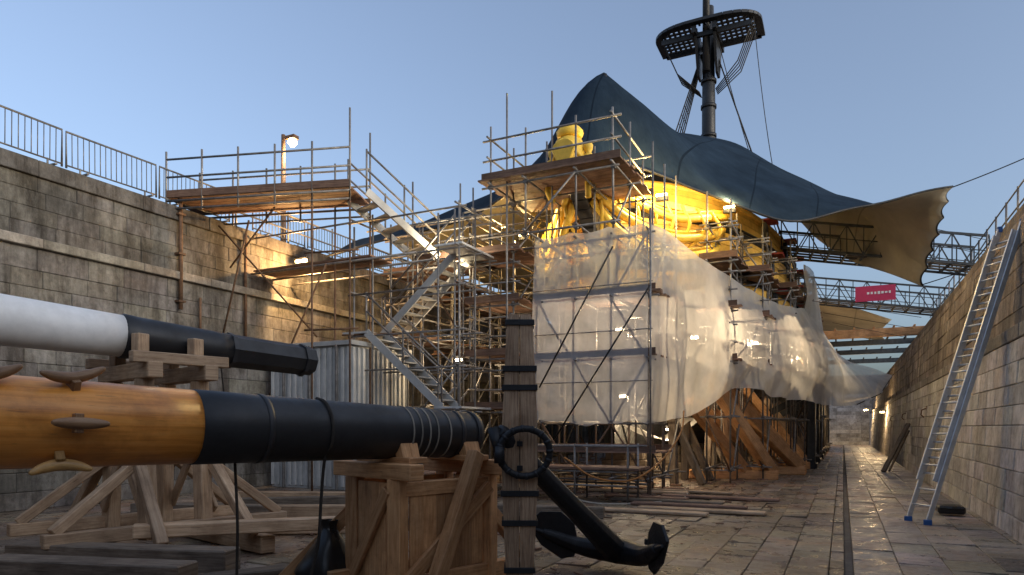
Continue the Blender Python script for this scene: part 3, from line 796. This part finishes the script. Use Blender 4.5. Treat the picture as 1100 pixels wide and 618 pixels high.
# ---------------------------------------------------------------- trestles
sA=V((dA.x,dA.y,0)).normalized(); wA=V((sA.y,-sA.x,0))
C=V((-3.90,5.95,0))
m=MB()
def q(a,b,z): return C+wA*a+sA*b+V((0,0,z))
hw,hs,H=.36,.58,1.12
for a in (-hw,hw):
    for b in (-hs,hs): m.beam(q(a,b,0),q(a,b,H),.15,.15,0)
for b in (-hs,hs):
    m.beam(q(-hw-.3,b,H+.07),q(hw+.3,b,H+.07),.16,.15,0); m.beam(q(-hw,b,.12),q(hw,b,.12),.08,.16,0)
for a in (-hw,hw):
    m.beam(q(a,-hs-.3,.1),q(a,hs+.3,.1),.12,.18,0)
    m.beam(q(a*1.0,-hs,H-.1),q(a,hs,H-.1),.12,.14,0)
n=6
for k in range(n):
    b=-hs+.12+(2*hs-.24)*(k+.5)/n; m.beam(q(hw+.03,b,.2),q(hw+.03,b,H-.04),.165,.03,0,up=wA)
for k in range(4):
    a=-hw+.12+(2*hw-.24)*(k+.5)/4; m.beam(q(a,-hs-.03,.05),q(a,-hs-.03,H-.04),.13,.03,0,up=sA)
m.beam(q(hw+.08,-hs+.05,.15),q(hw+.08,hs-.05,H-.12),.14,.055,0,up=wA)
m.beam(q(-hw+.05,-hs-.08,.12),q(hw-.05,-hs-.08,H-.1),.12,.05,0,up=sA)
for b in (-.4,.40):
    for sg in (1,-1): m.beam(q(sg*.30,b,H+.14),q(sg*.24,b,H+.32),.12,.2,0,up=sA)
    m.beam(q(-.45,b,H+.17),q(.45,b,H+.17),.22,.06,0)
m.beam((-5.25,5.35,0.0),(-4.15,5.95,1.3),.16,.14,0)
m.beam((-3.46,5.40,0.0),(-3.33,6.05,1.35),.13,.14,0)
m.beam(q(-.2,hs+1.2,0),q(-.1,hs,1.1),.12,.14,0)
m.build('timber_trestle',[M_timberO],.008)

dB=(B1-B0).normalized(); sB=V((dB.x,dB.y,0)).normalized(); wB=V((sB.y,-sB.x,0))
def trestle(Cx,Cy,H,mat,cheek=True,span=3.4):
    C=V((Cx,Cy,0)); q=lambda a,b,z:C+wB*a+sB*b+V((0,0,z)); m=MB()
    for b in (-.35,.35):
        for a in (-.5,.5): m.beam(q(a*1.25,b,.2),q(a,b,H-.2),.17,.17,0)
        m.beam(q(-.85,b,H-.1),q(.85,b,H-.1),.18,.2,0)
        m.beam(q(-span/2,b*1.9,.13),q(span/2,b*1.9,.13),.2,.22,0)
        m.beam(q(-span/2+.15,b*1.6,.25),q(-.45,b*1.25,H*.55),.13,.13,0)
        m.beam(q(span/2-.15,b*1.6,.25),q(.45,b*1.25,H*.55),.13,.13,0)
        m.beam(q(-.6,b*1.3,.5),q(.6,b*1.3,H*.8),.05,.14,0)
        m.beam(q(.6,b*1.3+.06,.5),q(-.6,b*1.3+.06,H*.8),.05,.14,0)
        if cheek:
            for a in (-.38,.38): m.beam(q(a,b,H),q(a,b,H+.38),.14,.16,0)
    for a in (-.75,.75):
        m.beam(q(a,-.6,H+.05),q(a,.6,H+.05),.14,.14,0)
        m.beam(q(a*.9,-1.5,.32),q(a*.9,1.5,.32),.16,.16,0)
        m.beam(q(a*.9,-1.4,.4),q(a*.7,-.4,H*.5),.12,.12,0); m.beam(q(a*.9,1.4,.4),q(a*.7,.4,H*.5),.12,.12,0)
    m.beam(q(-.5,-.35,H*.52),q(-.5,.35,H*.52),.1,.16,0)
    return m.build('timber_trestle',[mat],.01)
trestle(-8.33,6.2,2.42,M_timber)
trestle(-9.3,2.4,2.4,M_timber)
def baulk(name,p,q,w,h,mat):
    m=MB(); m.beam(p,q,w,h,0); return m.build(name,[mat],.015)
for p,q,w,hh,mt in [((-8.6,4.6,.14),(-5.9,5.3,.16),.30,.28,M_old),((-7.4,5.2,.4),(-5.6,7.5,.35),.2,.16,M_timber),((-8.9,6.9,.12),(-6.2,8.6,.12),.22,.22,M_timber),
   ((-7.7,3.9,.16),(-5.6,4.5,.16),.32,.3,M_old),((-6.9,8.6,.1),(-4.6,9.6,.1),.25,.2,M_old),((-9.6,8.8,.12),(-6.8,10.2,.12),.25,.22,M_timber),((-6.4,3.6,.08),(-5.2,5.6,.08),.24,.12,M_old),
   ((-10.5,9.6,.12),(-8.0,11.6,.12),.28,.24,M_old),((-11.6,8.2,.12),(-9.0,9.0,.12),.28,.24,M_old),((-12.2,10.6,.12),(-7.5,12.6,.12),.22,.2,M_timber),((-7,10.8,.1),(-3.8,11.6,.1),.24,.2,M_old)]:
    baulk('timber_baulk',p,q,w,hh,mt)
for i in range(9):
    x=rr(-6,-2.9); y=12.6+i*.62+rr(-.1,.1); l=rr(1.6,2.6); an=rr(-.04,.06)
    baulk('floor_plank',(x,y,.04),(x+l*math.cos(an),y+l*math.sin(an),.04),.3,.06,random.choice([M_board,M_old,M_timber]))
m=MB()
for r_ in range(5):
    for k in range(4):
        o=rr(-.15,.15); m.beam((-9.6+k*.27,11.9+o,.12+r_*.11),(-8.9+k*.27,14.3+o,.12+r_*.11),.23,.07,0)
for k in (0,1): m.beam((-9.8+k*.5,12.3+k*1.6,.04),(-8.5+k*.5,12.1+k*1.6,.04),.1,.07,0)
m.build('board_stack',[M_board],.005)
m=MB()
for k in range(14):
    m.tube([(-7.9+rr(0,.5),11.9,.05+rr(0,.22)),(-7.5+rr(0,.5),14.6,.05+rr(0,.22))],.025,6,0)
m.build('tube_stack',[M_galv])
m=MB()
for i in range(220):
    x=rr(-11,-1.2); y=rr(5,20); s_=rr(.015,.045); m.box((x,y,s_/2+.005),(s_*rr(1,5),s_,s_*.6),0,rr(.5,1.3),rz=rr(0,3))
m.build('wood_debris',[M_board])
m=MB()
for x in (-6.6,-5.3,-4.1):
    for y in (14.1,14.9): m.tube([(x,y,0),(x,y,1.25)],.026,6,0)
for k in range(4): m.box((-5.35,14.15+k*.24,.72),(3.0,.22,.05),1)
for y in (14.1,14.9):
    for z in (.35,.65,1.2): m.tube([(-6.8,y,z),(-3.9,y,z)],.025,6,0)
m.build('work_bench',[M_galv,M_board])
rope('air_hose',[(-5.5,14.0,.95),(-4.8,13.9,.55),(-4.0,14.0,.5),(-3.5,14.6,.9),(-3.3,15.6,1.5),(-3.4,16.4,2.0)],.02,M_hose)
rope('air_hose',[(-6.2,13.9,.7),(-5,13.7,.05),(-3.6,14.2,.03),(-3.2,15.6,.03),(-3.6,17.5,.05)],.02,M_ropeW)
m=MB()
prof_=[(.0,.24),(.15,.27),(.3,.22),(.45,.15),(.58,.08),(.66,.09)]
gr=[]
for z,r_ in prof_:
    row=[]
    for k in range(25):
        A=2*math.pi*k/24; rr_=r_*(1+.35*mn.noise(V((math.cos(A)*1.6,math.sin(A)*1.6,z*3)))); row.append(V((-4.72+rr_*math.cos(A),5.45+rr_*math.sin(A),z)))
    gr.append(row)
m.surf(gsurf(gr,1,4),0,1,True); m.build('plastic_sack',[M_plastic])
m=MB(); m.box((-2.2,8.9,.1),(.3,.12,.08),0,1); m.tube([(-2.6,8.3,.05),(-2.3,8.4,.05),(-2.1,8.5,.12)],[.05,.05,.03],8,0,1); m.build('tool_scrap',[M_iron],.01)

# ---------------------------------------------------------------- anchor
anc=empty('anchor')
SX,SY=-2.81,5.97
m=MB()
shd=V((.326,.945,0)); pd=V((.945,-.326,0))
sq=.84
rx,ry=V((.90,.435,0)),V((-.435,.90,0))
zz=[(0,.28*sq),(.55,.35*sq),(1.1,.40*sq),(1.58,.40*sq),(2.1,.35*sq),(2.62,.29*sq),(2.68,.25*sq)]
c0=V((SX,SY,0))
for sg in (-1,1):
    for (z0,w0),(z1,w1) in zip(zz,zz[1:]):
        c=[]
        for z,w_ in ((z0,w0),(z1,w1)):
            x0_,x1_=(0.004,w_/2) if sg>0 else (-w_/2,-.004)
            for a,b in ((x0_,-w_/2),(x1_,-w_/2),(x1_,w_/2),(x0_,w_/2)): c.append(c0+rx*a+ry*b+V((0,0,z)))
        o=len(m.uv); m.hexa(c,0,.95 if sg<0 else 1.08)
        for fi in range(o,o+4): m.uv[fi]=[((z0 if k in (0,1) else z1)+sg*7,(k in (1,2))*.3+(fi-o)*1.7) for k in range(4)]
m.build('stock',[M_stock],0,parent=anc)
m=MB()
def band(z,w_,hgt=.055,th=.014):
    for a,b,cx,cy in ((w_+2*th,th,0,-w_/2-th/2),(w_+2*th,th,0,w_/2+th/2),(th,w_,-w_/2-th/2,0),(th,w_,w_/2+th/2,0)):
        cc_=c0+rx*cx+ry*cy+V((0,0,z)); m.beam(cc_-rx*a/2,cc_+rx*a/2,b,hgt,0,1)
for z,w_ in ((2.60,.293),(2.16,.343),(1.98,.362),(.98,.388),(.70,.366),(.25,.314)): band(z,w_*sq+.006)
for z in (1.22,1.45):
    cc_=c0-ry*.19+V((0,0,z)); m.box(cc_,(.05,.03,.05),0,1)
m.build('iron_bands',[M_iron],.004,parent=anc)
m=MB()
head=V((SX,SY,1.36)); crown=V((-2.30,7.45,.2)); ax=(crown-head).normalized()
m.tube([head-ax*.36,head-ax*.30,head+ax*.3,head+ax*1.0,crown],[.07,.09,.10,.11,.15],10,0,1)
rt=crown+pd*.78-shd*.38+V((0,0,.18)); lt=crown-pd*.78-shd*.38+V((0,0,.18))
arm=spline([lt,crown-pd*.42-shd*.07+V((0,0,.02)),crown+shd*.06,crown+pd*.42-shd*.07+V((0,0,.02)),rt],7); n=len(arm)
m.tube(arm,[.05+.10*(1-abs(2*i/(n-1)-1))**.7 for i in range(n)],10,0,1)
for tip,sg in ((rt,1),(lt,-1)):
    a=(tip-(crown+pd*sg*.35-shd*.05)).normalized(); up_=V((0,0,1)); nrm=a.cross(up_).normalized()
    c1=tip-a*.16-nrm*.02; K=1.15
    poly=[c1+a*.30*K, c1+a*.16*K+up_*.17*K, c1-a*.06*K+up_*.24*K, c1-a*.20*K+up_*.17*K, c1-a*.24*K, c1-a*.20*K-up_*.17*K, c1-a*.06*K-up_*.24*K, c1+a*.16*K-up_*.17*K]
    poly=[p+V((0,0,.04)) for p in poly]
    m.prism([p-nrm*sg*.05 for p in poly],nrm*sg*.035,0,1)
    m.tube([tip-a*.2,tip+a*.16],[.06,.02],8,0,1)
m.build('shank_and_arms',[M_iron],.012,parent=anc,seg=2)
m=MB()
rc=V((-2.66,5.76,1.37))
u1=V((.86,.40,.08)).normalized(); u2=V((.12,.22,-.95)).normalized(); u2=(u2-u1*u2.dot(u1)).normalized()
ring=[rc+u1*math.cos(a)*.235+u2*math.sin(a)*.225 for a in [2*math.pi*i/32 for i in range(33)]]
m.tube(ring,.032,10,0,1,cap=False)
m.tube([head-ax*.40-pd*.03,rc-u1*.235],[.06,.045],10,0,1); m.tube([rc-u1*.235-V((0,0,.08)),rc-u1*.235+V((0,0,.08))],.05,10,0,1)
for i in range(0,32,2):
    a=2*math.pi*i/32; p=rc+u1*math.cos(a)*.235+u2*math.sin(a)*.225; tn=(-u1*math.sin(a)+u2*math.cos(a)); m.tube([p-tn*.014,p+tn*.014],.036,10,0,1.4)
m.build('ring',[M_iron],parent=anc)

# ---------------------------------------------------------------- ladder & wall side items
lad=empty('extension_ladder')
m=MB()
def ladder(p,q,w,n,off):
    p,q=V(p),V(q); d=(q-p).normalized(); s=V((-(q-p).y,(q-p).x,0)).normalized(); nn=d.cross(s)
    for sg in (1,-1): m.beam(p+s*sg*w/2+nn*off,q+s*sg*w/2+nn*off,.03,.085,0,1,up=nn)
    for k in range(1,n):
        c=p.lerp(q,k/n)+nn*off; m.tube([c-s*w/2,c+s*w/2],.018,8,0,1)
    return d,s
pb,pt=V((1.12,13.1,.06)),V((2.55,14.0,5.0))
d_,s_=ladder(pb,pt,.46,19,0)
ladder(pb.lerp(pt,.13),pb.lerp(pt,.97),.38,16,.07)
m.build('rails_and_rungs',[M_alu],.004,parent=lad)
m=MB()
for sg in (1,-1): m.box(pb+s_*sg*.23,(.12,.07,.1),0,1); m.box(pt+s_*sg*.23,(.08,.06,.1),0,1)
m.build('feet',[M_blue],.01,parent=lad)
m=MB(); m.tube([(1.75,14.5,.12),(1.75,14.5,.2)],.2,12,0,1); m.box((1.75,14.5,.13),(.42,.36,.14),0,1); m.box((1.82,14.95,.12),(.3,.3,.12),0,.8); m.build('sandbag',[M_plastic],.03)
m=MB(); m.beam((1.3,27.5,.05),(2.15,28.6,1.75),.16,.08,0); m.beam((1.5,27.9,.05),(2.2,29.0,1.5),.06,.06,0); m.build('leaning_plank',[M_old],.005)
for i in range(4):
    m=MB(); y=17+i*7.5; m.tube([(2.32,y,2.2),(2.2,y-.02,2.15),(2.18,y,2.0),(2.26,y,1.92)],.02,8,0); m.box((2.34,y,2.2),(.05,.14,.14),0); m.build('mooring_eye',[M_rust],.004)

# ---------------------------------------------------------------- world, sun, camera
SUN_EL,SUN_AZ=8.0,98.0   # degrees; azimuth clockwise from +Y
wd=bpy.data.worlds.new('World'); scene.world=wd; wd.use_nodes=True
nt=wd.node_tree; bg=nt.nodes['Background']
sky=N(nt,'ShaderNodeTexSky',sky_type='NISHITA'); sky.sun_disc=False
sky.sun_elevation=math.radians(SUN_EL); sky.sun_rotation=math.radians(SUN_AZ)
sky.ozone_density=3.0; sky.dust_density=5.0; sky.air_density=.85
hs_=N(nt,'ShaderNodeHueSaturation'); hs_.inputs['Saturation'].default_value=.74; hs_.inputs['Value'].default_value=1.0
nt.links.new(sky.outputs[0],hs_.inputs['Color'])
nt.links.new(hs_.outputs[0],bg.inputs[0]); bg.inputs[1].default_value=.40
sd=bpy.data.lights.new('sun','SUN'); sd.energy=.5; sd.angle=math.radians(170); sd.color=(1,.98,.96)
so_=bpy.data.objects.new('sun',sd); scene.collection.objects.link(so_)
dirv=V((math.sin(math.radians(SUN_AZ))*math.cos(math.radians(SUN_EL)),math.cos(math.radians(SUN_AZ))*math.cos(math.radians(SUN_EL)),math.sin(math.radians(SUN_EL))))
so_.rotation_euler=(-dirv).to_track_quat('-Z','Y').to_euler()

cd=bpy.data.cameras.new('camera'); cam=bpy.data.objects.new('camera',cd); scene.collection.objects.link(cam)
cam.location=(0,0,1.6); cam.rotation_euler=(math.radians(90),0,math.radians(25.84))
cd.lens=24; cd.sensor_width=36; cd.shift_y=.137; cd.clip_end=3000; cd.clip_start=.05
scene.camera=cam
scene.view_settings.view_transform='Standard'; scene.view_settings.look='None'; scene.view_settings.exposure=0
